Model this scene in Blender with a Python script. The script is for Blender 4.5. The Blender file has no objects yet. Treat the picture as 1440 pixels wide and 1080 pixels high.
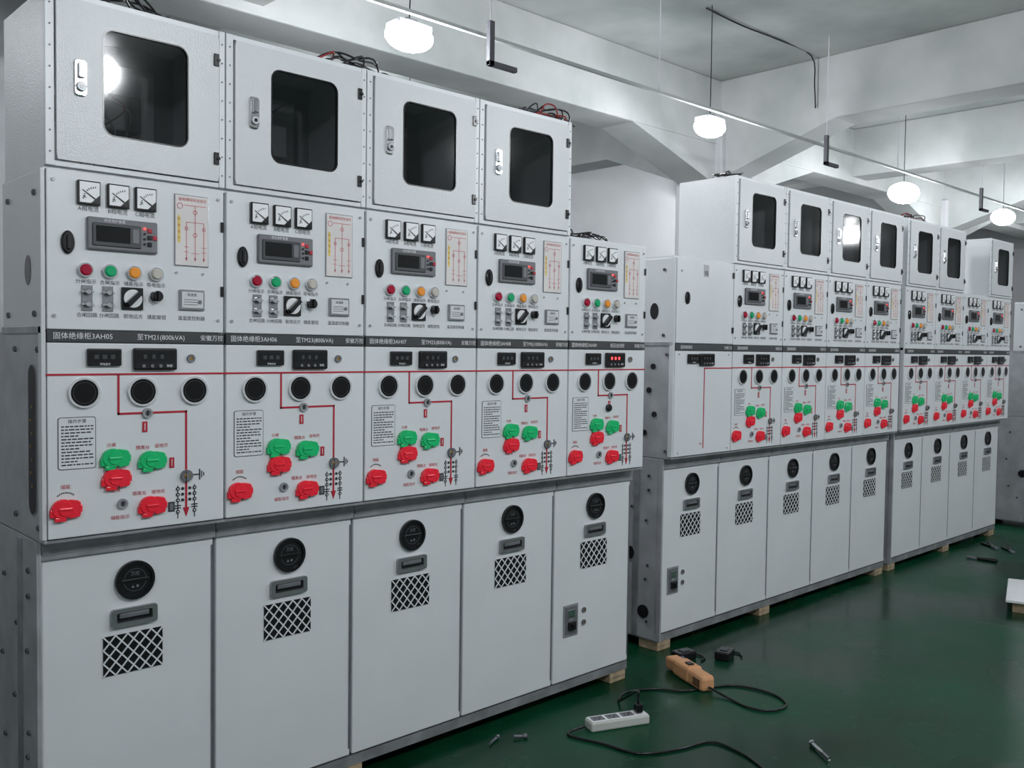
import bpy, bmesh, math, random
from mathutils import Vector, Matrix
random.seed(7)
scene = bpy.context.scene
COL = scene.collection
try:
    scene.view_settings.view_transform = 'Standard'
    scene.view_settings.look = 'None'
except Exception: pass

# ---------------------------------------------------------------- materials
MATS = {}
def mat(name, col, rough=0.5, metal=0.0, var=0.06, scale=8.0, bump=0.0, bscale=200.0, emit=None, estr=0.0,
        alpha=1.0, coat=0.0, col2=None, spec=0.5):
    if name in MATS: return MATS[name]
    m = bpy.data.materials.new(name); m.use_nodes = True
    nt = m.node_tree; N = nt.nodes; L = nt.links
    b = N['Principled BSDF']
    tc = N.new('ShaderNodeTexCoord')
    nz = N.new('ShaderNodeTexNoise'); nz.inputs['Scale'].default_value = scale; nz.inputs['Detail'].default_value = 6
    L.new(tc.outputs['Object'], nz.inputs['Vector'])
    rp = N.new('ShaderNodeValToRGB')
    c = Vector(col); c2 = Vector(col2) if col2 else c * (1 + var)
    c1 = c * (1 - var) if not col2 else c
    rp.color_ramp.elements[0].position = 0.35; rp.color_ramp.elements[1].position = 0.65
    rp.color_ramp.elements[0].color = (*c1, 1); rp.color_ramp.elements[1].color = (*[min(1, v) for v in c2], 1)
    L.new(nz.outputs['Fac'], rp.inputs['Fac']); L.new(rp.outputs['Color'], b.inputs['Base Color'])
    b.inputs['Roughness'].default_value = rough; b.inputs['Metallic'].default_value = metal
    b.inputs['Specular IOR Level'].default_value = spec
    b.inputs['Alpha'].default_value = alpha
    b.inputs['Coat Weight'].default_value = coat
    if bump > 0:
        n2 = N.new('ShaderNodeTexNoise'); n2.inputs['Scale'].default_value = bscale
        L.new(tc.outputs['Object'], n2.inputs['Vector'])
        bp = N.new('ShaderNodeBump'); bp.inputs['Strength'].default_value = bump; bp.inputs['Distance'].default_value = 0.002
        L.new(n2.outputs['Fac'], bp.inputs['Height']); L.new(bp.outputs['Normal'], b.inputs['Normal'])
    if emit:
        b.inputs['Emission Color'].default_value = (*emit, 1); b.inputs['Emission Strength'].default_value = estr
    MATS[name] = m
    return m
WHITE = mat('powder_coat_white', (.72,.745,.77), .32, var=.03, scale=3, bump=.10, bscale=500)
BOXW = mat('orange_peel_white', (.64,.66,.68), .32, var=.04, scale=3, bump=.35, bscale=260)
STEEL = mat('galvanised_steel', (.36,.37,.39), .42, .5, var=.2, scale=14)
STEELD = mat('dull_steel', (.18,.19,.21), .5, .4, var=.2, scale=20)
SIDE = mat('galvanised_side', (.42,.43,.45), .42, .25, var=.14, scale=9)
RIM = mat('bright_rim', (.80,.81,.83), .25, .5, var=.03)
BLACK = mat('black_plastic', (.010,.010,.012), .25, var=.1)
GLASSB = mat('black_glass', (.006,.007,.008), .12, var=.1)
PORTB = mat('port_black', (.005,.0055,.006), .2, var=.1, spec=.35)
CHROME = mat('chrome', (.75,.76,.78), .15, 1.0, var=.04)
SATIN = mat('satin_nickel', (.36,.37,.39), .22, .7, var=.08)
GREYP = mat('grey_plastic', (.16,.165,.18), .45)
STRIP = mat('charcoal_strip', (.045,.05,.055), .4)
METERW = mat('meter_white', (.85,.86,.88), .3, var=.02)
WIREG = mat('grey_wire', (.20,.21,.22), .5)
RED = mat('red_plastic', (.90,.022,.045), .25, var=.06)
REDL = mat('red_line', (.45,.01,.03), .5, var=.05)
GREEN = mat('green_plastic', (.010,.52,.17), .25, var=.06)
BRED = mat('button_red', (.30,.005,.03), .2, emit=(.5,.0,.04), estr=.1)
BGRN = mat('button_green', (.01,.30,.12), .2, emit=(.0,.5,.2), estr=.12)
BORG = mat('button_orange', (.70,.26,.04), .2, emit=(.8,.3,.03), estr=.15)
BWHT = mat('button_white', (.55,.52,.46), .2)
BEIGE = mat('mimic_beige', (.70,.66,.65), .4)
INK = mat('black_ink', (.02,.02,.025), .6)
REDINK = mat('red_ink', (.50,.03,.05), .6)
PINKINK = mat('pink_ink', (.55,.10,.14), .6)
YELL = mat('yellow_ink', (.75,.60,.15), .6)
WINK = mat('white_ink', (.8,.8,.82), .6)
BRASS = mat('brass', (.45,.27,.08), .35, .8)
LED = mat('led_red', (.6,.0,.0), .4, emit=(1,.04,.04), estr=4)
WOOD = mat('pine_block', (.40,.30,.19), .8, var=.25, scale=20)
PANE = mat('smoked_pane', (.012,.016,.016), .07, alpha=.50, var=.05, spec=.38)
INNER = mat('box_interior', (.24,.26,.27), .6)
ORANGE = mat('orange_plastic', (.74,.37,.18), .5, var=.1)
STRIPW = mat('power_strip_white', (.60,.62,.58), .4)
COPPER = mat('copper_wire', (.16,.04,.02), .5, .2)
WIRER = mat('red_wire', (.28,.012,.012), .5)
DARKST = mat('dark_bracket', (.05,.05,.06), .6)
CONDUIT = mat('conduit_white', (.62,.62,.66), .5)
LAMPE = mat('led_emitter', (1,1,1), .5, emit=(.93,.97,1), estr=45)

# ---------------------------------------------------------------- mesh builder
def rrect(cx, cz, w, h, r, n=6):
    p = []
    for (sx, sz, a0) in ((1,1,0),(-1,1,90),(-1,-1,180),(1,-1,270)):
        for i in range(n+1):
            a = math.radians(a0 + 90*i/n)
            p.append((cx + sx*(w/2-r) + r*math.cos(a), cz + sz*(h/2-r) + r*math.sin(a)))
    return p
def circ(cx, cz, r, n=28):
    return [(cx+r*math.cos(2*math.pi*i/n), cz+r*math.sin(2*math.pi*i/n)) for i in range(n)]
TXT = {}
def text_mesh(s):
    if s in TXT: return TXT[s]
    cu = bpy.data.curves.new('t', 'FONT'); cu.body = s; cu.size = 1; cu.align_x = 'CENTER'; cu.align_y = 'CENTER'
    cu.resolution_u = 2
    ob = bpy.data.objects.new('t', cu)
    me = bpy.data.meshes.new_from_object(ob)
    v = [tuple(x.co) for x in me.vertices]; f = [tuple(p.vertices) for p in me.polygons]
    bpy.data.objects.remove(ob); bpy.data.curves.remove(cu); bpy.data.meshes.remove(me)
    TXT[s] = (v, f); return TXT[s]
class MB:
    def __init__(s): s.v=[]; s.f=[]; s.m=[]; s.sm=[]; s.mats=[]
    def mi(s, m):
        if m not in s.mats: s.mats.append(m)
        return s.mats.index(m)
    def add(s, vs, fs, m, smooth=False):
        o = len(s.v); s.v += [tuple(v) for v in vs]; k = s.mi(m)
        for f in fs: s.f.append([o+i for i in f]); s.m.append(k); s.sm.append(smooth)
    def box(s, x0,x1,y0,y1,z0,z1, m, bev=0):
        if bev > 0:
            bm = bmesh.new(); bmesh.ops.create_cube(bm, size=1)
            for v in bm.verts:
                v.co = Vector(((x0+x1)/2+v.co.x*(x1-x0), (y0+y1)/2+v.co.y*(y1-y0), (z0+z1)/2+v.co.z*(z1-z0)))
            bmesh.ops.bevel(bm, geom=bm.edges[:], offset=bev, segments=2, affect='EDGES', profile=.5)
            bm.verts.index_update()
            s.add([v.co for v in bm.verts], [[v.index for v in f.verts] for f in bm.faces], m); bm.free(); return
        s.add([(x0,y0,z0),(x1,y0,z0),(x1,y1,z0),(x0,y1,z0),(x0,y0,z1),(x1,y0,z1),(x1,y1,z1),(x0,y1,z1)],
              [(0,3,2,1),(4,5,6,7),(0,1,5,4),(1,2,6,5),(2,3,7,6),(3,0,4,7)], m)
    def prism(s, poly, y0, y1, m, smooth=False, inset=0.0, back=True):
        n = len(poly)
        cx = sum(p[0] for p in poly)/n; cz = sum(p[1] for p in poly)/n
        if inset > 0:
            k = inset
            fr = []
            for (x,z) in poly:
                d = math.hypot(x-cx, z-cz) or 1
                fr.append((x-(x-cx)/d*k, z-(z-cz)/d*k))
            s.add([(x,y0+k,z) for x,z in poly]+[(x,y0,z) for x,z in fr], [[i,(i+1)%n,n+(i+1)%n,n+i] for i in range(n)], m, smooth)
            s.add([(x,y0,z) for x,z in fr], [list(range(n))], m)
            ys = y0+k
        else:
            s.add([(x,y0,z) for x,z in poly], [list(range(n))], m); ys = y0
        s.add([(x,ys,z) for x,z in poly]+[(x,y1,z) for x,z in poly], [[i,n+i,n+(i+1)%n,(i+1)%n] for i in range(n)], m, smooth)
        if back: s.add([(x,y1,z) for x,z in poly], [list(reversed(range(n)))], m)
    def cyl(s, cx,cz,r,y0,y1,m,n=28,inset=0.0): s.prism(circ(cx,cz,r,n),y0,y1,m,True,inset)
    def holeplate(s, outer, inner, y0, y1, m):
        n = len(inner)
        a = [(x,y0,z) for x,z in outer]+[(x,y0,z) for x,z in inner]+[(x,y1,z) for x,z in outer]+[(x,y1,z) for x,z in inner]
        fs=[]
        for i in range(n):
            j=(i+1)%n
            fs += [[i,j,n+j,n+i],[2*n+i,3*n+i,3*n+j,2*n+j],[i,2*n+i,2*n+j,j],[n+i,n+j,3*n+j,3*n+i]]
        s.add(a,fs,m)
    def ring(s, cx,cz,r0,r1,y0,y1,m,n=28): s.holeplate(circ(cx,cz,r1,n),circ(cx,cz,r0,n),y0,y1,m)
    def text(s, t, x, z, size, y, m, sx=1.0):
        v,f = text_mesh(t)
        s.add([(x+a[0]*size*sx, y, z+a[1]*size) for a in v], f, m)
    def tube(s, pts, r, m, n=8, sub=5, cap=True):
        P=[Vector(p) for p in pts]; Q=[]
        if sub>1 and len(P)>2:
            for i in range(len(P)-1):
                p0=P[max(i-1,0)];p1=P[i];p2=P[i+1];p3=P[min(i+2,len(P)-1)]
                for k in range(sub):
                    t=k/sub
                    Q.append(.5*((2*p1)+(p2-p0)*t+(2*p0-5*p1+4*p2-p3)*t*t+(3*p1-p0-3*p2+p3)*t**3))
            Q.append(P[-1])
        else: Q=P
        vs=[];fs=[]
        up=Vector((0,0,1))
        for i,q in enumerate(Q):
            d=(Q[min(i+1,len(Q)-1)]-Q[max(i-1,0)]).normalized()
            if abs(d.dot(up))>.95: up2=Vector((1,0,0))
            else: up2=up
            a=d.cross(up2).normalized(); b=a.cross(d)
            for k in range(n):
                t=2*math.pi*k/n; vs.append(q+a*r*math.cos(t)+b*r*math.sin(t))
        for i in range(len(Q)-1):
            for k in range(n):
                j=(k+1)%n; fs.append([i*n+k,i*n+j,(i+1)*n+j,(i+1)*n+k])
        fs.append(list(range(n))); fs.append([(len(Q)-1)*n+k for k in reversed(range(n))])
        s.add(vs,fs,m,True)
    def mesh(s, name):
        me = bpy.data.meshes.new(name); me.from_pydata(s.v, [], s.f)
        for m in s.mats: me.materials.append(m)
        for p,k,sm in zip(me.polygons, s.m, s.sm): p.material_index=k; p.use_smooth=sm
        me.update(); return me
def rect_outer_for(inner, x0,x1,z0,z1):
    cx=(x0+x1)/2; cz=(z0+z1)/2; out=[]
    icx=sum(p[0] for p in inner)/len(inner); icz=sum(p[1] for p in inner)/len(inner)
    iw=max(p[0] for p in inner)-icx; ih=max(p[1] for p in inner)-icz
    for (x,z) in inner:
        a=(x-icx)/iw; b=(z-icz)/ih; k=max(abs(a),abs(b)); a/=k; b/=k
        out.append((cx+a*(x1-x0)/2, cz+b*(z1-z0)/2))
    return out

def obj(name, me, parent=None, loc=(0,0,0), label=None, cat=None, group=None, rot=None, kind=None):
    o = bpy.data.objects.new(name, me); COL.objects.link(o)
    if parent: o.parent = parent
    o.location = loc
    if rot: o.rotation_euler = rot
    if label: o['label']=label
    if cat: o['category']=cat
    if group: o['group']=group
    if kind: o['kind']=kind
    return o

# ---------------------------------------------------------------- heights
W=.42; ZT=1.656; ZS=1.292; ZM=.827; ZD=.782; ZB=.076; ZX=2.04; E=.054
PM={}
def proto(key, fn):
    if key not in PM:
        b=MB(); fn(b); PM[key]=b.mesh(key)
    return PM[key]

def f_body(b):
    b.box(.001,.419,.010,.30,ZS,ZT-.012,BOXW)
    b.box(.001,.419,.010,.60,ZM-.01,ZS,SIDE)
    b.box(.001,.419,.045,.60,ZD-.01,ZM+.005,STEEL)
    b.box(.001,.419,E+.022,.60,ZB,ZD,STEELD)
    b.box(0,.42,E+.004,.60,.04,ZB-.006,STEEL)
    b.box(.004,.416,E-.012,E+.03,ZD+.002,ZD+.012,STEEL)
    b.box(.0,.42,-.002,.02,ZM-.009,ZM-.003,STEEL)
    b.box(.0,.42,.006,.3,ZT-.010,ZT,BOXW)
def f_ipanel(b):
    z=ZT
    b.box(.004,.416,-.003,.012,ZS+.004,ZT-.006,WHITE,.002)
    y=-.0036
    for t,u in (('A相电流',.092),('B相电流',.157),('C相电流',.220)): b.text(t,u,z-.088,.0125,y,INK)
    for t,u in (('分闸指示',.086),('合闸指示',.139),('储能指示',.193),('带电指示',.246)): b.text(t,u,z-.2515,.0115,y,INK)
    for t,u in (('合闸回路',.088),('分闸回路',.137),('就地远方',.192),('储能旋钮',.247),('温湿度控制器',.333)): b.text(t,u,z-.327,.0115,y,INK)
    for u,zz in ((.402,.03),(.402,.33),(.018,.03),(.018,.33)): b.cyl(u,z-zz,.004,-.006,-.002,STEEL,12)
    b.box(.408,.416,-.006,-.002,z-.11,z-.085,BLACK); b.box(.408,.416,-.006,-.002,z-.27,z-.245,BLACK)
    for u in (.296,.362):
        b.cyl(u,z-.217,.003,-.006,-.002,STEEL,10)
def f_ammeter(b):
    b.box(-.025,.025,-.009,0,-.027,.027,BLACK,.002)
    b.box(-.0215,.0215,-.0105,-.008,-.0225,.0235,METERW)
    b.prism([(.0215,-.0225),(.0215,-.004),(.003,-.0225)],-.0112,-.0104,BLACK)
    for i in range(9):
        a=math.radians(95+i*10); cx,cz=.015,-.016
        b.add([(cx+r*math.cos(a+d),-.0111,cz+r*math.sin(a+d)) for r,d in ((.027,-.03),(.031,-.03),(.031,.03),(.027,.03))],[(0,1,2,3)],INK)
    b.add([(.012,-.0113,-.016),(.014,-.0113,-.013),(-.015,-.0113,.006),(-.016,-.0113,.0045)],[(0,1,2,3)],INK)
    b.text('A',-.011,-.010,.010,-.0112,INK)
def f_relay(b):
    b.box(-.08,.08,-.010,0,-.037,.037,GREYP,.004)
    b.box(-.070,.040,-.0125,-.009,-.028,.024,STRIP,.002)
    b.box(-.062,.014,-.0135,-.012,-.018,.018,GLASSB)
    for i in range(4): b.cyl(.048,.020-.012*i,.0025,-.013,-.009,(LED if i==0 else BLACK),10)
    for i,(x,zz) in enumerate(((.060,.016),(.060,.0),(.060,-.016),(.072,.0))):
        b.box(x-.005,x+.005,-.013,-.009,zz-.005,zz+.005,REDL if i in(0,3) else BLACK,.001)
    b.text('综合保护装置',-.02,.030,.008,-.0105,WINK)
    b.box(.020,.034,-.0135,-.012,-.016,.016,GREYP)
def f_button(m):
    def f(b):
        b.ring(0,0,.0125,.0165,-.008,0,CHROME,24)
        b.cyl(0,0,.0128,-.014,0,m,24,.003)
    return f
def f_toggle(b):
    b.box(-.012,.012,-.003,0,-.030,.028,SATIN,.001)
    for zz in (.013,-.015):
        b.cyl(0,zz,.0075,-.013,0,CHROME,16,.002); b.box(-.013,.013,-.008,-.004,zz-.0025,zz+.0025,STEEL)
def f_selector(b):
    b.box(-.025,.025,-.006,0,-.026,.026,BLACK,.002)
    b.cyl(0,0,.021,-.009,-.005,METERW,24)
    d=.7071
    p=[(.021,.005),(.021,-.005),(-.021,-.006),(-.021,.006)]
    q=[((x-z)*d,(x+z)*d) for x,z in p][::-1]
    b.prism(q,-.022,-.008,BLACK)
def f_knob(b):
    b.cyl(0,0,.015,-.005,0,CHROME,24); b.cyl(0,0,.0125,-.018,-.004,BLACK,20,.002)
    b.box(-.003,.003,-.023,-.016,-.012,.012,BLACK,.001)
def f_ctrl(b):
    b.box(-.032,.032,-.006,0,-.025,.025,SATIN,.002)
    b.box(-.027,.027,-.008,-.005,-.019,.020,BOXW); b.text('温湿度',-.002,.012,.008,-.0085,INK)
    for i in range(3): b.box(-.022,.012,-.0086,-.008,-.012+i*.006,-.0105+i*.006,GREYP)
    b.cyl(0.018,-.004,.005,-.010,-.007,GREYP,12)
def f_mimic(b):
    b.box(-.043,.043,-.003,0,-.086,.086,SATIN,.001); b.box(-.041,.041,-.0036,-.002,-.084,.084,BEIGE)
    y=-.0040
    b.text('配电模拟状态显示',.002,.074,.0088,y,REDINK)
    def ln(x0,x1,z0,z1,m=PINKINK): b.box(x0,x1,y,y+.001,z0,z1,m)
    h=.0007
    ln(-.020,.036,.060,.0614); ln(.008-h,.008+h,-.03,.06)
    for x in(-.014,.030):
        ln(x-h,x+h,-.07,.02); ln(x-.006,x+.006,-.04,-.0388); ln(x-.006,x+.006,-.052,-.0508); b.ring(x,.005,.003,.0045,y,y+.001,PINKINK,12)
    ln(-.014,.030,.0195,.0209); ln(.008-h,.008+h,-.07,-.03); ln(-.002,.018,-.055,-.0538)
    for x in (-.014,.008,.030): b.prism([(x-.003,-.066),(x,-.074),(x+.003,-.066)],y,y+.001,PINKINK)
    b.ring(.008,.045,.004,.0055,y,y+.001,PINKINK,12); b.ring(.008,-.01,.004,.0055,y,y+.001,PINKINK,12)
    b.ring(-.030,.058,.006,.0075,y,y+.001,PINKINK,14)
    ln(-.036,-.029,-.03,.035,YELL)
    for i,t in enumerate('带电显示'): b.text(t,-.0325,.026-i*.015,.007,y-.0002,REDINK)
def f_ovallock(b):
    p=[(x*.55,z) for x,z in circ(0,0,.026,28)]
    b.prism(p,-.008,0,BLACK,True,.003); b.box(-.004,.004,-.012,-.006,-.016,.016,BLACK,.002)

def f_opanel(mode):
    def f(b):
        z=ZS
        b.box(.003,.417,-.004,.012,ZM,ZS-.026,WHITE,.002)
        b.box(.003,.417,-.004,.012,ZS-.024,ZS+.002,STRIP,.001)
        y=-.0046
        def ln(x0,x1,v0,v1,m=REDL): b.box(x0,x1,y-.0006,y+.001,z-v1,z-v0,m)
        if mode=='blank':
            ln(.21,.42,.096,.101); ln(.208,.213,.096,.44)
            for u in (.03,.39):
                for v in (.04,.45): b.cyl(u,z-v,.003,-.007,-.002,STEEL,10)
            b.text('母联',.19,z-.42,.010,y-.0003,REDINK)
            return
        ln(0,.42,.095,.0995)
        ln(.1545,.1595,.098,.192); ln(.1545,.215,.187,.192); ln(.232,.3215,.187,.192); ln(.3165,.3215,.187,.335)
        ln(.3165,.3215,.358,.43)
        b.prism([(.311,z-.425),(.319,z-.448),(.327,z-.425)],y-.0008,y+.001,REDL)
        b.box(.212,.224,y-.001,y,z-.235,z-.210,REDL); b.box(.2172,.2188,y-.0015,y,z-.231,z-.214,WINK)
        b.box(.277,.289,y-.001,y,z-.325,z-.300,REDL); b.box(.2822,.2838,y-.0015,y,z-.321,z-.304,WINK)
        b.box(.274,.290,y-.001,y,z-.432,z-.408,STRIP); b.box(.278,.286,y-.0015,y,z-.428,z-.412,GREYP)
        ln(.330,.352,.345,.348,INK); ln(.352,.355,.333,.360,INK); ln(.358,.360,.338,.355,INK); ln(.363,.365,.342,.351,INK)
        for xx in (.298,.340):
            ln(xx-.001,xx+.001,.37,.45,INK)
            for vv in (.378,.392,.406,.434): b.cyl(xx,z-vv,.0048,y-.0012,y,INK,10); b.cyl(xx,z-vv,.0018,y-.0016,y,WINK,8)
            ln(xx-.008,xx+.008,.418,.4205,INK); ln(xx-.008,xx+.008,.424,.4265,INK)
        for vv in (.378,.392,.406): b.cyl(.319-.009,z-vv,.0038,y-.0012,y,INK,10); b.cyl(.319+.009,z-vv,.0038,y-.0012,y,INK,10)
        for t,x,v,m in (('分闸',.140,.262,REDINK),('隔离台',.213,.272,REDINK),('接地开',.258,.270,REDINK),('合闸',.150,.368,REDINK),
                        ('储能',.040,.350,REDINK),('隔离合',.205,.380,REDINK),('接地合',.250,.380,REDINK),('储能指示',.160,.432,REDINK)):
            b.text(t,x,z-v,.0110,y-.0003,m)
        for i in range(9):
            a=math.radians(50+i*10); b.cyl(.040+.026*math.cos(a),z-.388+.026*math.sin(a),.0016,y-.001,y,INK,6)
    return f
def f_plate(b):
    b.prism(rrect(0,0,.082,.118,.006),-.001,0,INK); b.prism(rrect(0,0,.079,.115,.005),-.0016,0,WHITE)
    b.text('操作步骤',0,.049,.010,-.0019,INK)
    r=random.Random(3)
    for i in range(13):
        x=-.034; zz=.038-i*.0072
        while x<.030:
            w=r.uniform(.004,.012); e=min(x+w,.035)
            if i%4==3 and x>.0: break
            b.box(x,e,-.0020,-.0015,zz-.0014,zz+.0014,INK); x=e+.0022
def f_disp(b):
    b.box(-.038,.038,-.010,0,-.020,.020,BLACK,.003); b.box(-.032,.032,-.0108,-.009,-.012,.012,GLASSB)
    for i in range(3): b.box(-.024+i*.018,-.014+i*.018,-.0114,-.010,-.004,.006,STRIP)
    b.text('带电显示',0,-.016,.006,-.0106,WINK)
def f_disp2(led):
    def f(b):
        b.box(-.052,.052,-.012,0,-.026,.026,BLACK,.004); b.box(-.044,.044,-.0128,-.011,-.006,.018,GLASSB)
        for i in range(3):
            b.box(-.030+i*.020,-.022+i*.020,-.0134,-.012,.001,.011,LED if led else STRIP)
            b.cyl(-.03+i*.02,-.016,.004,-.015,-.011,GREYP,12)
        b.text('核相',.032,-.016,.007,-.0126,WINK)
    return f
def f_port(b):
    b.ring(0,0,.0300,.0345,-.007,0,RIM,36)
    b.cyl(0,0,.031,-.006,0,PORTB,36,.001)
    b.ring(0,0,.0235,.0245,-.0064,-.005,STRIP,36)
def f_sensor(b):
    b.ring(0,0,.007,.012,-.006,0,STEEL,20); b.cyl(0,0,.0072,-.004,0,STEELD,16); b.box(-.0015,.0015,-.006,-.003,-.005,.005,BLACK)
def f_keyhole(b):
    b.ring(0,0,.005,.010,-.005,0,STEELD,18); b.cyl(0,0,.005,-.003,0,BRASS,12)
def f_cap(b): b.cyl(0,0,.013,-.012,0,BLACK,24,.003)
def f_cover(m):
    def f(b):
        pts=[]
        for i in range(15):
            a=math.radians(60+ i*240/14); pts.append((.025*math.cos(a)-.004,.022*math.sin(a)))
        pts += [(.010,-.023),(.030,-.020),(.033,-.015),(.033,.012),(.028,.017),(.012,.020)]
        b.prism(pts,-.011,-.001,m,False,.002)
        b.box(-.032,-.018,-.009,0,-.018,.000,m,.002)
        b.box(.018,.037,-.009,0,-.010,.007,m,.002)
        b.cyl(0,0,.016,-.0130,-.010,m,24,.001)
        b.box(-.014,.014,-.0155,-.012,-.0025,.0025,m,.001)
        b.box(-.022,.002,-.010,0,-.028,-.018,m,.002)
    return f
def f_actuator(b):
    b.ring(0,0,.006,.0145,-.008,0,STEELD,24); b.cyl(0,0,.008,-.010,0,BRASS,16,.002)
    b.box(-.003,.003,-.012,-.008,-.012,.012,STEELD)
def f_door(b):
    b.box(.004,.416,0,.022,ZB,ZD-.006,WHITE,.003)
    b.box(.410,.4155,-.001,.01,ZB+.02,ZD-.03,STEELD)
def f_vent_round(b):
    b.ring(0,0,.040,.047,-.010,0,BLACK,40); b.cyl(0,0,.0405,-.005,0,BLACK,40)
    b.ring(0,0,.026,.028,-.0062,-.004,STRIP,40)
    b.box(-.034,.034,-.008,-.004,-.004,.003,BLACK,.001)
    b.text('万控',0,.015,.011,-.0056,GREYP); b.text('▲ ●',0,-.016,.009,-.0056,GREYP)
def f_handle(b):
    i=rrect(0,0,.086,.024,.004,4); o=rrect(0,0,.110,.044,.007,4)
    b.holeplate(o,i,-.010,0,SATIN); b.prism(i,-.002,0,BLACK)
    b.box(-.036,.036,-.008,-.001,-.002,.010,STEELD,.002)
def f_mesh(b):
    w,h=.0715,.048
    b.box(-w,w,-.002,0,-h,h,BLACK)
    n=5; cw=2*w/n; sl=(2*h/3)/(cw)
    t=.0034
    for sgn in (1,-1):
        for k in range(-6,12):
            x0=-w+cw*k
            pts=[]
            for x in [ -w+ (2*w)*i/60 for i in range(61)]:
                zz=-h+sl*(x-x0) if sgn>0 else h-sl*(x-x0)
                if -h<=zz<=h: pts.append((x,zz))
            if len(pts)<2: continue
            (xa,za),(xb,zb)=pts[0],pts[-1]
            dx,dz=xb-xa,zb-za; l=math.hypot(dx,dz); nx,nz=-dz/l*t/2,dx/l*t/2
            q=[(xa-nx,za-nz),(xb-nx,zb-nz),(xb+nx,zb+nz),(xa+nx,za+nz)]
            b.prism(q,-.0035 if sgn>0 else -.0032,-.001,WHITE)
def f_doorswitch(b):
    b.box(-.038,.038,-.004,0,-.058,.058,STEEL,.002)
    b.box(-.030,.030,-.006,-.003,-.050,.050,STEELD,.001)
    b.box(-.018,.018,-.016,-.005,-.034,-.004,BLACK,.003); b.box(-.006,.006,-.024,-.014,-.026,-.010,BLACK,.002)
    b.box(-.018,.018,-.009,-.005,.012,.040,CHROME,.002); b.text('0  I',0,.004,.012,-.0066,WINK)
def f_sidepanel(big):
  def f(b):
    def ybox(y0,y1,z0,z1,x0,x1,m,bev=0): b.box(x0,x1,y0,y1,z0,z1,m,bev)
    ybox(.0,.30,ZS,ZT-.008,-.005,.002,BOXW,.002)
    ybox(-.002,.60,ZM-.01,ZS-.001,-.005,.002,SIDE,.002)
    ybox(.04,.60,.045,ZM-.012,-.005,.002,SIDE,.002)
    ybox(.04,.062,.045,ZM-.012,-.009,-.004,SIDE,.001)
    ybox(-.004,.018,ZM,ZT-.008,-.009,.0,BOXW,.001)
    ybox(.16,.19,.05,ZM-.02,-.009,-.003,STEEL,.001)
    ybox(.0,.30,ZS-.006,ZS+.010,-.009,-.003,STEEL,.001)
    def disc(y,z,r,m,x0=-.010,n=20):
        pts=circ(0,0,r,n)
        vs=[(x0,y+a,z+c) for a,c in pts]; vs2=[(0,y+a,z+c) for a,c in pts]
        b.add(vs,[list(range(n))[::-1]],m); b.add(vs+vs2,[[i,(i+1)%n,n+(i+1)%n,n+i] for i in range(n)],m,True)
    n=28; ov=[(.10+.022*math.cos(2*math.pi*i/n),1.43+.034*math.sin(2*math.pi*i/n)) for i in range(n)]
    b.add([(-.0062,y,z) for y,z in ov],[list(range(n))[::-1]],BLACK)
    if big:
        sl=[(.075+x,z) for x,z in rrect(0,1.045,.060,.35,.028)]
        b.add([(-.0060,y,z) for y,z in sl],[list(range(len(sl)))[::-1]],STEEL)
        sl=[(.075+x,z) for x,z in rrect(0,1.045,.052,.34,.025)]
        b.add([(-.0064,y,z) for y,z in sl],[list(range(len(sl)))[::-1]],INK)
        for i in range(7): disc(.072+.010*(i%2),.94+.03*i,.0035,BRASS,-.008,10)
    else:
        for y,z in ((.21,.40),(.13,.16)): disc(y,z,.028,BLACK)
        for y,z in ((.10,1.2),(.12,1.1),(.09,1.0),(.14,.92)): disc(y,z,.012,BLACK)
    for y,z in ((.11,.74),(.11,.68),(.20,.60),(.12,.55),(.22,.42),(.11,.36),(.12,.30),(.24,.22),(.11,.12),(.30,.70),(.32,.5),(.30,.3),
                (.03,1.25),(.03,.85),(.20,1.25),(.20,.86),(.05,1.60),(.05,1.33),(.25,1.60),(.25,1.33)):
        disc(y,z,.007,STEELD); disc(y,z,.0035,BLACK,-.011,10)
  return f

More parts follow.
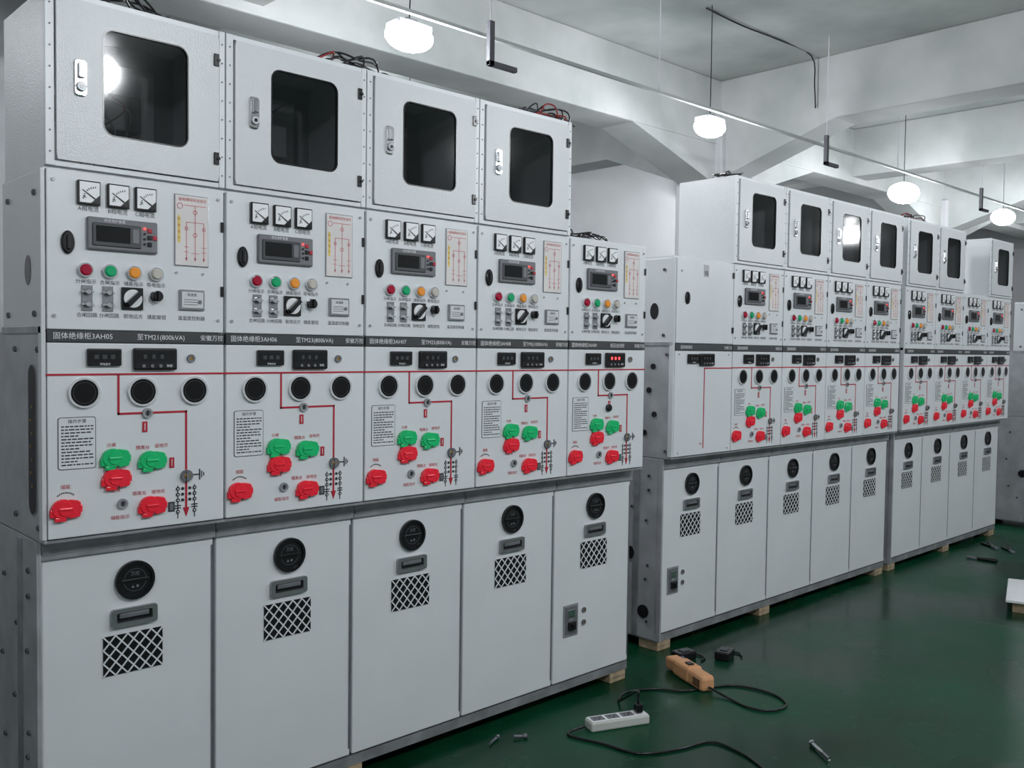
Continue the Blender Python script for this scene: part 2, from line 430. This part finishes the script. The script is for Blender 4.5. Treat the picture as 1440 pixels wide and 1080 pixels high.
def f_blankdoor(b):
    z=ZT
    b.box(.004,.416,-.006,.012,ZS+.006,ZT-.004,WHITE,.003)
    b.cyl(.035,z-.06,.005,-.009,-.004,STEEL,12)
    b.box(.405,.417,-.010,-.003,z-.07,z-.045,BLACK); b.box(.405,.417,-.010,-.003,z-.31,z-.285,BLACK)
    b.box(.19,.225,-.0075,-.005,z-.075,z-.025,STEEL); b.box(.195,.22,-.008,-.007,z-.07,z-.05,GREYP)
def cabinet(X, Y, mode='full', code='', dest='', end=0, sw=False, led=False, label='', group=None):
    e = obj('switchgear_cabinet', None, None, (X,Y,0), label, 'electrical cabinet', group)
    e.empty_display_size=.1
    P=lambda k,f: proto(k,f)
    obj('body', P('cabinet_body',f_body), e)
    if end==1: obj('side_panel', P('side_panel_slotted',f_sidepanel(True)), e, label='galvanised steel end plate with bolt holes and black cable slot')
    if end==2: obj('side_panel', P('side_panel',f_sidepanel(False)), e, label='galvanised steel end plate with round holes')
    z=ZT
    if mode=='full':
        ip=obj('instrument_panel', P('instrument_panel',f_ipanel), e)
        for u in (.092,.157,.220): obj('ammeter', P('ammeter',f_ammeter), ip, (u,-.003,z-.052))
        obj('protection_relay', P('protection_relay',f_relay), ip, (.167,-.003,z-.141))
        for u,k,m in ((.084,'button_red',BRED),(.138,'button_green',BGRN),(.193,'button_orange',BORG),(.245,'button_clear',BWHT)):
            obj('indicator_button', P(k,f_button(m)), ip, (u,-.003,z-.225), label={'button_red':'red indicator button','button_green':'green indicator button','button_orange':'orange indicator button','button_clear':'clear white indicator button'}[k])
        for u in (.088,.134): obj('terminal_link', P('toggle',f_toggle), ip, (u,-.003,z-.287))
        obj('selector_switch', P('selector',f_selector), ip, (.189,-.003,z-.285))
        obj('rotary_knob', P('rotary_knob',f_knob), ip, (.245,-.003,z-.277))
        obj('humidity_controller', P('controller',f_ctrl), ip, (.333,-.003,z-.282))
        obj('mimic_diagram_plate', P('mimic',f_mimic), ip, (.333,-.003,z-.114))
        obj('oval_lock', P('oval_lock',f_ovallock), ip, (.047,-.003,z-.166))
    else:
        ip=obj('upper_door', P('upper_door',f_blankdoor), e)
        obj('oval_lock', P('oval_lock',f_ovallock), ip, (.075,-.006,z-.17))
    z=ZS
    op=obj('operation_panel', P('operation_panel_'+mode,f_opanel(mode)), e)
    for nm,t,u,s in (('title_lettering','固体绝缘柜'+code,.080,.0165),('destination_lettering',dest,.258,.0160),('maker_lettering','安徽万控',.385,.0150)):
        if not t: continue
        key=nm+t; obj(nm, P(key,lambda b,t=t,s=s: b.text(t,0,0,s,0,WINK)), op, (u,-.0048,ZS-.011))
    obj('voltage_display', P('display_small',f_disp), op, (.124,-.004,z-.058))
    obj('phase_display', P('display_led' if led else 'display_large',f_disp2(led)), op, (.241 if mode=='full' else .22,-.004,z-.062), label='black phase display with lit red digits' if led else None)
    if mode=='full':
        obj('panel_keyhole', P('keyhole',f_keyhole), op, (.331,-.004,z-.060))
        for u in (.080,.212,.3385): obj('inspection_port', P('port',f_port), op, (u,-.004,z-.1385))
        obj('lock_sensor', P('sensor',f_sensor), op, (.2235,-.004,z-.190))
        obj('earth_switch_port', P('actuator',f_actuator), op, (.319,-.004,z-.347))
        obj('earth_switch_port', P('sensor',f_sensor), op, (.165,-.004,z-.400))
        obj('instruction_plate', P('plate',f_plate), op, (.065,-.004,z-.252))
        if led: obj('port_cap', P('port_cap',f_cap), op, (.212,-.004,z-.235), label='round black plastic cap')
        for u,v,m,k in ((.146,.291,GREEN,'cover_green'),(.232,.302,GREEN,'cover_green'),(.148,.338,RED,'cover_red'),(.037,.398,RED,'cover_red'),(.232,.410,RED,'cover_red')):
            obj('operating_cover', P(k,f_cover(m)), op, (u,-.004,z-v), label='green plastic padlock cover' if m is GREEN else 'red plastic padlock cover')
    dr=obj('lower_door', P('lower_door',f_door), e, (0,E,0))
    obj('round_vent', P('round_vent',f_vent_round), dr, (.215,0,ZD-.088))
    obj('door_handle', P('door_handle',f_handle), dr, (.213,0,ZD-.175), label='satin metal recessed door handle')
    obj('mesh_window', P('mesh_window',f_mesh), dr, (.212,0,ZD-.264))
    if sw:
        obj('door_switch', P('door_switch',f_doorswitch), dr, (.092,0,ZD-.49))
        for v in (.465,.51): obj('indicator_lamp', P('keyhole',f_keyhole), dr, (.162,0,ZD-v))
    return e

# ---------------------------------------------------------------- instrument box on top
BH=ZX-ZT
def f_boxbody(b):
    y1=.30
    b.box(.0015,.005,.0,y1,0,BH,BOXW); b.box(W-.005,W-.0015,.0,y1,0,BH,BOXW)
    b.box(.004,W-.004,0,y1,0,.004,BOXW); b.box(.004,W-.004,0,y1,BH-.004,BH,BOXW)
    b.box(.004,W-.004,y1-.006,y1,.004,BH-.004,INNER)
    for x0,x1 in ((.0015,.021),(W-.017,W-.0015)):
        b.box(x0,x1,-.006,.004,.0,BH,WHITE,.0015)
        for k in range(8): b.cyl((x0+x1)/2,.03+k*.046,.0022,-.0075,-.005,STEELD,8)
    b.box(.021,W-.017,-.004,.004,0,.012,WHITE,.001); b.box(.021,W-.017,-.004,.004,BH-.012,BH,WHITE,.001)
    b.box(.06,.36,y1-.012,y1-.006,.05,.33,BOXW)
WX0,WX1,WV0,WV1=.122,.322,.062,.302
def f_boxdoor(b):
    cx=(WX0+WX1)/2; cz=BH-(WV0+WV1)/2
    inn=rrect(cx,cz,WX1-WX0,WV1-WV0,.026,6)
    b.holeplate(rect_outer_for(inn,.0235,W-.020,.014,BH-.014),inn,-.012,.0,BOXW)
    b.holeplate(rrect(cx,cz,WX1-WX0+.001,WV1-WV0+.001,.0265,6),rrect(cx,cz,WX1-WX0-.005,WV1-WV0-.005,.0235,6),-.0125,-.001,BLACK)
def f_pane(b):
    cx=(WX0+WX1)/2; cz=BH-(WV0+WV1)/2
    b.add([(x,-.009,z) for x,z in rrect(cx,cz,WX1-WX0-.004,WV1-WV0-.004,.024,6)],[list(range(28))],PANE)
def f_boxlock(b):
    b.prism(rrect(0,0,.026,.080,.008),-.006,0,CHROME,False,.002); b.cyl(0,-.020,.011,-.012,0,STEEL,20,.002); b.cyl(0,-.020,.005,-.013,-.01,BLACK,12)
    b.box(-.007,.007,-.014,-.004,-.002,.032,CHROME,.003)
def f_hinge(b):
    b.box(-.004,.009,-.004,0,-.015,.015,BLACK,.001); b.prism(circ(.007,0,.004,10),-.007,-.0,BLACK)
def f_boxwires(seed):
    def f(b):
        r=random.Random(seed)
        for k in range(6):
            x=r.uniform(.10,.20); pts=[(x,.22,.02)]
            for i in range(1,5): pts.append((x+r.uniform(-.03,.06),.18+r.uniform(-.05,.05),.02+i*.055))
            pts.append((x+r.uniform(0,.1),.22,.30)); b.tube(pts,.0018,r.choice([BLACK,WIREG,COPPER,WIREG]),6,4)
        b.box(.20,.30,.22,.29,.15,.24,WIREG,.004); b.box(.10,.19,.22,.29,.16,.22,BLACK,.004)
    return f
def topbox(X,Y,label,group,seed=1):
    e=obj('instrument_box',None,None,(X,Y,ZT),label,'metal enclosure',group); e.empty_display_size=.1
    obj('enclosure_shell',proto('box_shell',f_boxbody),e)
    d=obj('box_door',proto('box_door',f_boxdoor),e)
    obj('window_pane',proto('window_pane',f_pane),d,label='smoked rounded viewing window')
    obj('door_lock',proto('box_lock',f_boxlock),d,(.073,-.012,BH-.185),label='chrome swing handle lock')
    for v in (.075,.315): obj('hinge',proto('hinge',f_hinge),d,(W-.030,-.012,BH-v))
    obj('wiring',proto('box_wires%d'%seed,f_boxwires(seed)),e)
    return e

# ---------------------------------------------------------------- rows
X1,D1=.6492,2.1892; X2,D2=3.0847,2.3025; X3,D3=5.2545,2.3063
info=[('3AH05','至TM21(800kVA)'),('3AH06','至TM23(800kVA)'),('3AH07','至TM25(800kVA)'),('3AH08','至TM5(1000kVA)'),('3AH09','低压出线柜')]
for k,(c,t) in enumerate(info):
    lab='white switchgear cabinet with meters, red and green covers'
    if k==4: lab='white end switchgear cabinet with lit red display, no box on top'
    if k==0: lab='white switchgear cabinet with galvanised steel side at the row end'
    cabinet(X1+W*k,D1,'full',c,t,end=(1 if k==0 else 0),sw=(k==4),led=(k==4),label=lab,group='first row of switchgear cabinets')
    if k<4: topbox(X1+W*k,D1,'white metal box with smoked window on a switchgear cabinet','boxes on the first row of cabinets',seed=k+1)
for k in range(5):
    cabinet(X2+W*k,D2,'blank' if k==0 else 'full','','',end=(2 if k==0 else 0),sw=(k==0),
        label='white switchgear cabinet with plain upper door and steel side' if k==0 else 'white switchgear cabinet with meters in the second row',group='second row of switchgear cabinets')
    if k>0: topbox(X2+W*k,D2,'white metal box with smoked window on second-row cabinet','boxes on the second row of cabinets',seed=k)
for k in range(4):
    cabinet(X3+W*k,D3,'full','','',end=(2 if k==0 else 0),label='white switchgear cabinet with meters in the third row',group='third row of switchgear cabinets')
    if k!=2: topbox(X3+W*k,D3,'white metal box with smoked window on third-row cabinet','boxes on the third row of cabinets',seed=k+1)
cabinet(7.36,2.12,'blank','','',end=2,label='lone cabinet with galvanised steel side beyond the rows',group='third row of switchgear cabinets')
def block(x,y,w=.09,d=.10):
    b=MB(); b.box(-w/2,w/2,-d/2,d/2,0,.04,WOOD,.003); b.box(-w/2+.002,w/2-.002,-d/2-.001,-d/2,.018,.020,STEELD)
    obj('wood_block',b.mesh('wood_block'),None,(x,y,0),'small pine block under the cabinet base','wood block','wood blocks under cabinets')
for X,D,n in ((X1,D1,5),(X2,D2,5),(X3,D3,4),(7.36,2.12,1)):
    for k in range(n+1):
        xx=X+W*k; xx=min(max(xx,X+.05),X+W*n-.05)
        block(xx,D+(.11 if k in(0,2,n) else .2)); block(xx,D+.52)

# ---------------------------------------------------------------- room
CZ=3.30
def wallmat(name,c,c2,sc,rough=.8):
    return mat(name,c,rough,scale=sc,col2=c2,bump=.2,bscale=40)
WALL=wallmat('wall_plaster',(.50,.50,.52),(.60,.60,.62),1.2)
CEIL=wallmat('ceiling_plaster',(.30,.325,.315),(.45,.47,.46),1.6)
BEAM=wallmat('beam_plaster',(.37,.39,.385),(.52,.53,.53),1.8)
def floor_material():
    m=bpy.data.materials.new('green_epoxy_floor'); m.use_nodes=True; nt=m.node_tree; N=nt.nodes; L=nt.links; b=N['Principled BSDF']
    tc=N.new('ShaderNodeTexCoord')
    n1=N.new('ShaderNodeTexNoise'); n1.inputs['Scale'].default_value=1.6; n1.inputs['Detail'].default_value=8
    n2=N.new('ShaderNodeTexNoise'); n2.inputs['Scale'].default_value=26; n2.inputs['Detail'].default_value=9
    L.new(tc.outputs['Object'],n1.inputs['Vector']); L.new(tc.outputs['Object'],n2.inputs['Vector'])
    r1=N.new('ShaderNodeValToRGB'); r1.color_ramp.elements[0].color=(.0012,.024,.010,1); r1.color_ramp.elements[1].color=(.003,.060,.027,1)
    r1.color_ramp.elements[0].position=.35; r1.color_ramp.elements[1].position=.65
    L.new(n1.outputs['Fac'],r1.inputs['Fac'])
    r2=N.new('ShaderNodeValToRGB'); r2.color_ramp.elements[0].position=.60; r2.color_ramp.elements[1].position=.74
    r2.color_ramp.elements[0].color=(0,0,0,1); r2.color_ramp.elements[1].color=(.35,.35,.35,1)
    L.new(n2.outputs['Fac'],r2.inputs['Fac'])
    mx=N.new('ShaderNodeMixRGB'); mx.inputs['Color2'].default_value=(.035,.12,.075,1)
    L.new(r2.outputs['Color'],mx.inputs['Fac']); L.new(r1.outputs['Color'],mx.inputs['Color1']); L.new(mx.outputs['Color'],b.inputs['Base Color'])
    rr=N.new('ShaderNodeMapRange'); rr.inputs['From Min'].default_value=.3; rr.inputs['From Max'].default_value=.7
    rr.inputs['To Min'].default_value=.16; rr.inputs['To Max'].default_value=.40
    b.inputs['Specular IOR Level'].default_value=.20
    L.new(n1.outputs['Fac'],rr.inputs['Value']); L.new(rr.outputs['Result'],b.inputs['Roughness'])
    return m
FLOOR=floor_material()
XA,XB,YA,YB=-2.5,15,-4,6.0
def shell(name,x0,x1,y0,y1,z0,z1,m):
    b=MB(); b.box(x0,x1,y0,y1,z0,z1,m); return obj(name,b.mesh(name),kind='structure')
shell('floor',XA-.2,XB+.2,YA-.2,YB+.2,-.1,0,FLOOR)
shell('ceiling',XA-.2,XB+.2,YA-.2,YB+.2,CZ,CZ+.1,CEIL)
shell('wall_back',XA-.2,XB+.2,YB,YB+.2,0,CZ,WALL)
shell('wall_front',XA-.2,XB+.2,YA-.2,YA,0,CZ,WALL)
shell('wall_right',XB,XB+.2,YA,YB,0,CZ,WALL)
shell('wall_left',XA-.2,XA,YA,YB,0,CZ,WALL)
i=1
for x in (1.9,5.95,8.05,10.1,12.2):
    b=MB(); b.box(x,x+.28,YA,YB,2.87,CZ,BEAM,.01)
    if x in (5.95,10.1):
        for y0,y1 in ((3.1,4.02),(5.2,4.40)):
            v=[(x,y0,2.88),(x,y1,2.58),(x,y1,2.88),(x+.28,y0,2.88),(x+.28,y1,2.58),(x+.28,y1,2.88)]
            b.add(v,[(0,1,2),(3,5,4),(0,3,4,1)],BEAM)
    obj('trim_%d'%i,b.mesh('ceiling_beam'),kind='structure'); i+=1
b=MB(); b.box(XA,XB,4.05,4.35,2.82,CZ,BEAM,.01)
for c0 in (5.9,10.05):
    for xa,xb in ((c0-1.0,c0+.02),(c0+1.5,c0+.48)):
        v=[(xa,4.06,2.83),(xb,4.06,2.52),(xb,4.06,2.83),(xa,4.34,2.83),(xb,4.34,2.52),(xb,4.34,2.83)]
        b.add(v,[(0,1,2),(3,5,4),(0,3,4,1)],BEAM)
obj('trim_%d'%i,b.mesh('ceiling_beam_long'),kind='structure'); i+=1
for x in (5.9,10.05):
    b=MB(); b.box(x,x+.5,4.0,4.42,0,2.9,WALL,.01); obj('trim_%d'%i,b.mesh('column'),kind='structure'); i+=1

b=MB(); b.box(XA+.3,14.5,3.11,3.128,2.645,2.660,CEIL)
for x in (0,2,4,6.9,9.1,11.4,13.8):
    b.tube([(x,3.117,2.65),(x,3.117,CZ)],.003,CONDUIT,6,1)
obj('lamp_rail',b.mesh('lamp_rail'),label='thin pale metal lamp rail hung below the ceiling',cat='rail')
def lamp(x,y,z,power,label,grp,s=1.0):
    e=obj('hanging_lamp',None,None,(x,y,z),label,'lamp',grp); e.empty_display_size=.1
    b=MB(); b.box(-.09,.09,-.05,.05,.02,.045,CONDUIT,.006); b.box(-.03,.03,-.02,.02,.045,.065,STEELD,.004); obj('housing',b.mesh('lamp_housing'),e)
    b=MB()
    bm=bmesh.new(); bmesh.ops.create_uvsphere(bm,u_segments=24,v_segments=14,radius=1)
    bm.verts.index_update()
    b.add([(v.co.x*.115*s,v.co.y*.08*s,-.010+v.co.z*.060*s) for v in bm.verts],[[v.index for v in f.verts] for f in bm.faces],LAMPE,True); bm.free()
    obj('led_diffuser',b.mesh('led_diffuser'),e,label='glowing white diffuser')
    b=MB(); b.tube([(0,0,.06),(.01,.005,.3),(0,0,CZ-z)],.003,BLACK,6,4); obj('cord',b.mesh('lamp_cord'),e)
    if power:
        ld=bpy.data.lights.new('lamp_light','POINT'); ld.energy=power; ld.shadow_soft_size=.08; ld.color=(.93,.965,1)
        lo=bpy.data.objects.new('lamp_light',ld); COL.objects.link(lo); lo.parent=e; lo.location=(0,0,-.16)
for x,z,s in ((2.41,2.60,1),(4.62,2.60,1),(7.25,2.54,1.35),(9.4,2.58,1.25),(11.8,2.58,1.1)): lamp(x,3.22,z,30,'bright white hanging lamp above the cabinets','lamps above the cabinet rows',s)
for x,p in ((-.8,42),(1.6,80),(4.0,74),(6.6,66),(9.5,60)): lamp(x,-.2,2.7,p,'bright white hanging lamp over the aisle','lamps over the aisle',.6)
for x in (-.9,3.9,8.1): lamp(x,5.2,3.0,30,'added fill lamp brightening the back wall','added fill lamps at the back wall',.6)  # added lamps, fixtures included, to brighten the back wall behind the cabinets
for x in (2.68,5.6,8.24):
    b=MB(); b.box(-.014,.014,-.012,.012,-.19,0.0,DARKST,.002); b.box(-.014,.15,-.012,.012,-.19,-.168,DARKST,.002)
    b.tube([(0,0,-.01),(0,0,CZ-2.67)],.003,CONDUIT,6,1)
    obj('support_bracket',b.mesh('support_bracket'),None,(x,3.0,2.67),'dark L-shaped steel bracket hanging from the ceiling','bracket','hanging steel brackets')
b=MB(); b.tube([(4.62,3.26,CZ-.008),(5.0,3.26,CZ-.015),(5.4,3.25,CZ-.008),(5.85,3.26,CZ-.01),(5.9,3.26,3.1),(5.92,3.26,2.95)],.005,BLACK,6,4)
obj('ceiling_cable',b.mesh('ceiling_cable'),label='black electrical cable run along the ceiling',cat='cable')

def bundle(x,y,z,w,seed,red=False,label='tangle of black wires lying on a box',n=7,h=.06):
    b=MB(); r=random.Random(seed)
    for k in range(n):
        pts=[]
        for i in range(6):
            pts.append((-w/2+w*i/5+r.uniform(-.02,.02), r.uniform(-.05,.05), .006+ (0 if i in(0,5) else r.uniform(.006,h))))
        b.tube(pts,.0028,WIRER if (red and k%5==1) else r.choice([BLACK,BLACK,DARKST,COPPER if red else BLACK]),6,5)
    obj('wire_bundle',b.mesh('wire_bundle'),None,(x,y,z),label,'wires','loose wires on cabinets')
bundle(X1+W*2.10,D1+.10,ZX,.36,1,True,'tangle of black and red wires lying on boxes',9,.055)
bundle(X1+W*3.88,D1+.08,ZX,.22,2,True,'tangle of black and red wires lying on a box',7,.05)
bundle(X1+W*.35,D1+.06,ZX,.30,3)
bundle(X1+W*4.35,D1+.10,ZT,.30,4,False,'black wires lying on top of the cabinet',8,.03)
bundle(X2+W*1.3,D2+.1,ZX,.25,5,False,'tangle of black wires lying on a box',5,.03); bundle(X3+W*.6,D3+.1,ZX,.3,6,True,'tangle of black and red wires lying on boxes',6,.05)

# ---------------------------------------------------------------- floor objects
def cable(name,pts,parent,r=.0045,extra=None):
    inv=parent_inv(parent)
    b=MB(); b.tube([inv@Vector(p) for p in pts],r,BLACK,8,6); obj(name,b.mesh(name),parent)
def parent_inv(e):
    return (Matrix.Translation(e.location) @ e.rotation_euler.to_matrix().to_4x4()).inverted()
e=obj('power_strip',None,None,(2.378,1.98,0),'white multi-socket power strip on the green floor','power strip',rot=(0,0,math.radians(-22)))
b=MB(); b.box(-.11,.11,-.028,.028,0,.032,STRIPW,.006); b.box(-.105,.105,-.024,.024,.032,.034,METERW,.001); obj('body',b.mesh('strip_body'),e)
b=MB(); b.box(-.022,.022,-.016,.016,0,.001,GREYP)
for dx in (-.008,.008): b.box(dx-.0015,dx+.0015,-.005,.007,.0,.0018,BLACK)
b.box(-.0015,.0015,-.013,-.006,0,.0018,BLACK)
sm=b.mesh('socket')
for x in (-.075,-.02,.035): obj('socket',sm,e,(x,0,.034))
cable('power_cord',[(2.27,2.03,.012),(2.19,2.03,.006),(2.225,1.90,.005),(2.255,1.783,.005),(2.38,1.72,.005),(2.498,1.686,.005),(2.50,1.58,.005),(2.466,1.49,.005),(2.40,1.38,.005)],e)
g=obj('angle_grinder',None,None,(2.925,2.09,.0),'tan-orange corded power tool lying on the green floor','power tool',rot=(0,0,math.radians(67)))
b=MB(); b.box(-.15,.06,-.030,.030,.0,.058,ORANGE,.014); b.box(-.06,.06,-.034,.034,.002,.062,ORANGE,.012)
for k in range(5): b.box(-.135+k*.010,-.130+k*.010,-.0310,.0310,.014,.044,BLACK)
obj('housing',b.mesh('grinder_housing'),g)
b=MB(); b.box(.055,.125,-.028,.028,.006,.054,ORANGE,.01); b.cyl(.10,.03,.02,-.045,-.02,STEELD,20,.003); obj('gear_head',b.mesh('gear_head'),g,label='gear head with steel spindle')
b=MB(); b.box(-.03,.0,-.012,.012,.060,.068,BLACK,.002); obj('switch',b.mesh('grinder_switch'),g)
cable('power_cord',[(2.865,1.95,.02),(2.86,1.86,.006),(2.84,1.76,.005),(2.88,1.69,.005),(2.97,1.69,.005),(3.02,1.78,.005),(3.0,1.90,.005),(2.93,1.96,.004),(2.80,2.01,.005),(2.74,2.09,.005),(2.63,2.148,.005),(2.53,2.10,.01),(2.462,1.965,.10),(2.452,1.952,.085),(2.452,1.950,.060)],g)
inv=parent_inv(g)
b=MB(); b.box(-.012,.012,-.014,.014,.0,.030,BLACK,.004); p=inv@Vector((2.452,1.950,.036)); obj('plug',b.mesh('plug'),g,p,label='black plug in the socket',rot=(0,0,math.radians(-89)))
for x,y,a,l in ((3.238,2.13,.3,'black charger block lying on the floor'),(3.10,2.235,-.2,'black plug adapter lying beside the cabinet base')):
    e=obj('power_adapter',None,None,(x,y,0),l,'charger','black adapters on the floor',rot=(0,0,a))
    b=MB(); b.box(-.045,.045,-.03,.03,0,.036,BLACK,.006); b.box(-.02,.02,-.015,.015,.036,.039,STRIP,.001); obj('body',b.mesh('adapter_body'),e)
    b=MB(); b.tube([(.045,0,.01),(.075,.01,.006),(.08,-.04,.005),(.04,-.06,.005)],.004,BLACK,6,4); obj('lead',b.mesh('adapter_lead'),e)
def rod(x,y,a,l,r,label,m=STEELD):
    b=MB(); b.tube([(-l/2,0,r),(l/2,0,r)],r,m,10,1)
    b.tube([(l/2-.012,0,r),(l/2,0,r)],r*1.7,m,6,1)
    obj('steel_bolt',b.mesh('steel_bolt'),None,(x,y,r*.7),label,'bolt','loose bolts on the floor',rot=(0,0,a))
rod(1.98,2.16,.4,.06,.004,'small steel bolt on the floor by the cabinet'); rod(2.06,2.12,-.6,.045,.005,'small steel bolt on the floor by the cabinet'); rod(2.69,1.41,.95,.12,.006,'long steel bolt on the green floor',CHROME)
for x,y in ((6.44,2.2),(6.40,2.08),(6.0,2.15)):
    e=obj('pliers',None,None,(x,y,0),'dark pliers lying on the green floor','hand tool','hand tools on the floor',rot=(0,0,x*5))
    b=MB(); b.tube([(0,0,.008),(.05,.012,.008),(.12,.02,.008)],.008,BLACK,8,3); b.tube([(0,0,.008),(.05,-.012,.008),(.12,-.02,.008)],.008,BLACK,8,3); obj('handle',b.mesh('pliers_handle'),e)
    b=MB(); b.box(-.05,.01,-.012,.012,.0,.014,STEELD,.003); obj('jaw',b.mesh('pliers_jaw'),e)
b=MB(); b.box(-.25,.25,-.18,.18,.05,.065,METERW,.003); b.box(-.22,-.16,-.15,.15,0,.05,WOOD); b.box(.16,.22,-.15,.15,0,.05,WOOD)
obj('white_board',b.mesh('white_board'),None,(5.16,1.50,0),'white panel lying on wooden battens on the floor','panel',rot=(0,0,.3))

# ---------------------------------------------------------------- world, camera
w=bpy.data.worlds.new('world'); scene.world=w; w.use_nodes=True
w.node_tree.nodes['Background'].inputs['Color'].default_value=(.6,.65,.75,1); w.node_tree.nodes['Background'].inputs['Strength'].default_value=.1
f,yaw,pitch,roll=1298.94,46.6491,-2.1709,.7368
a,bb,c=[math.radians(t) for t in (yaw,pitch,roll)]
F=Vector((math.cos(a)*math.cos(bb),math.sin(a)*math.cos(bb),math.sin(bb)))
R=F.cross(Vector((0,0,1))).normalized(); U=R.cross(F)
R2=R*math.cos(c)+U*math.sin(c); U2=-R*math.sin(c)+U*math.cos(c)
cd=bpy.data.cameras.new('camera'); co=bpy.data.objects.new('camera',cd); COL.objects.link(co)
M=Matrix((( R2.x,U2.x,-F.x,0),(R2.y,U2.y,-F.y,0),(R2.z,U2.z,-F.z,1.265),(0,0,0,1)))
co.matrix_world=M; cd.sensor_width=36; cd.lens=f/1440*36; cd.clip_start=.05
scene.camera=co
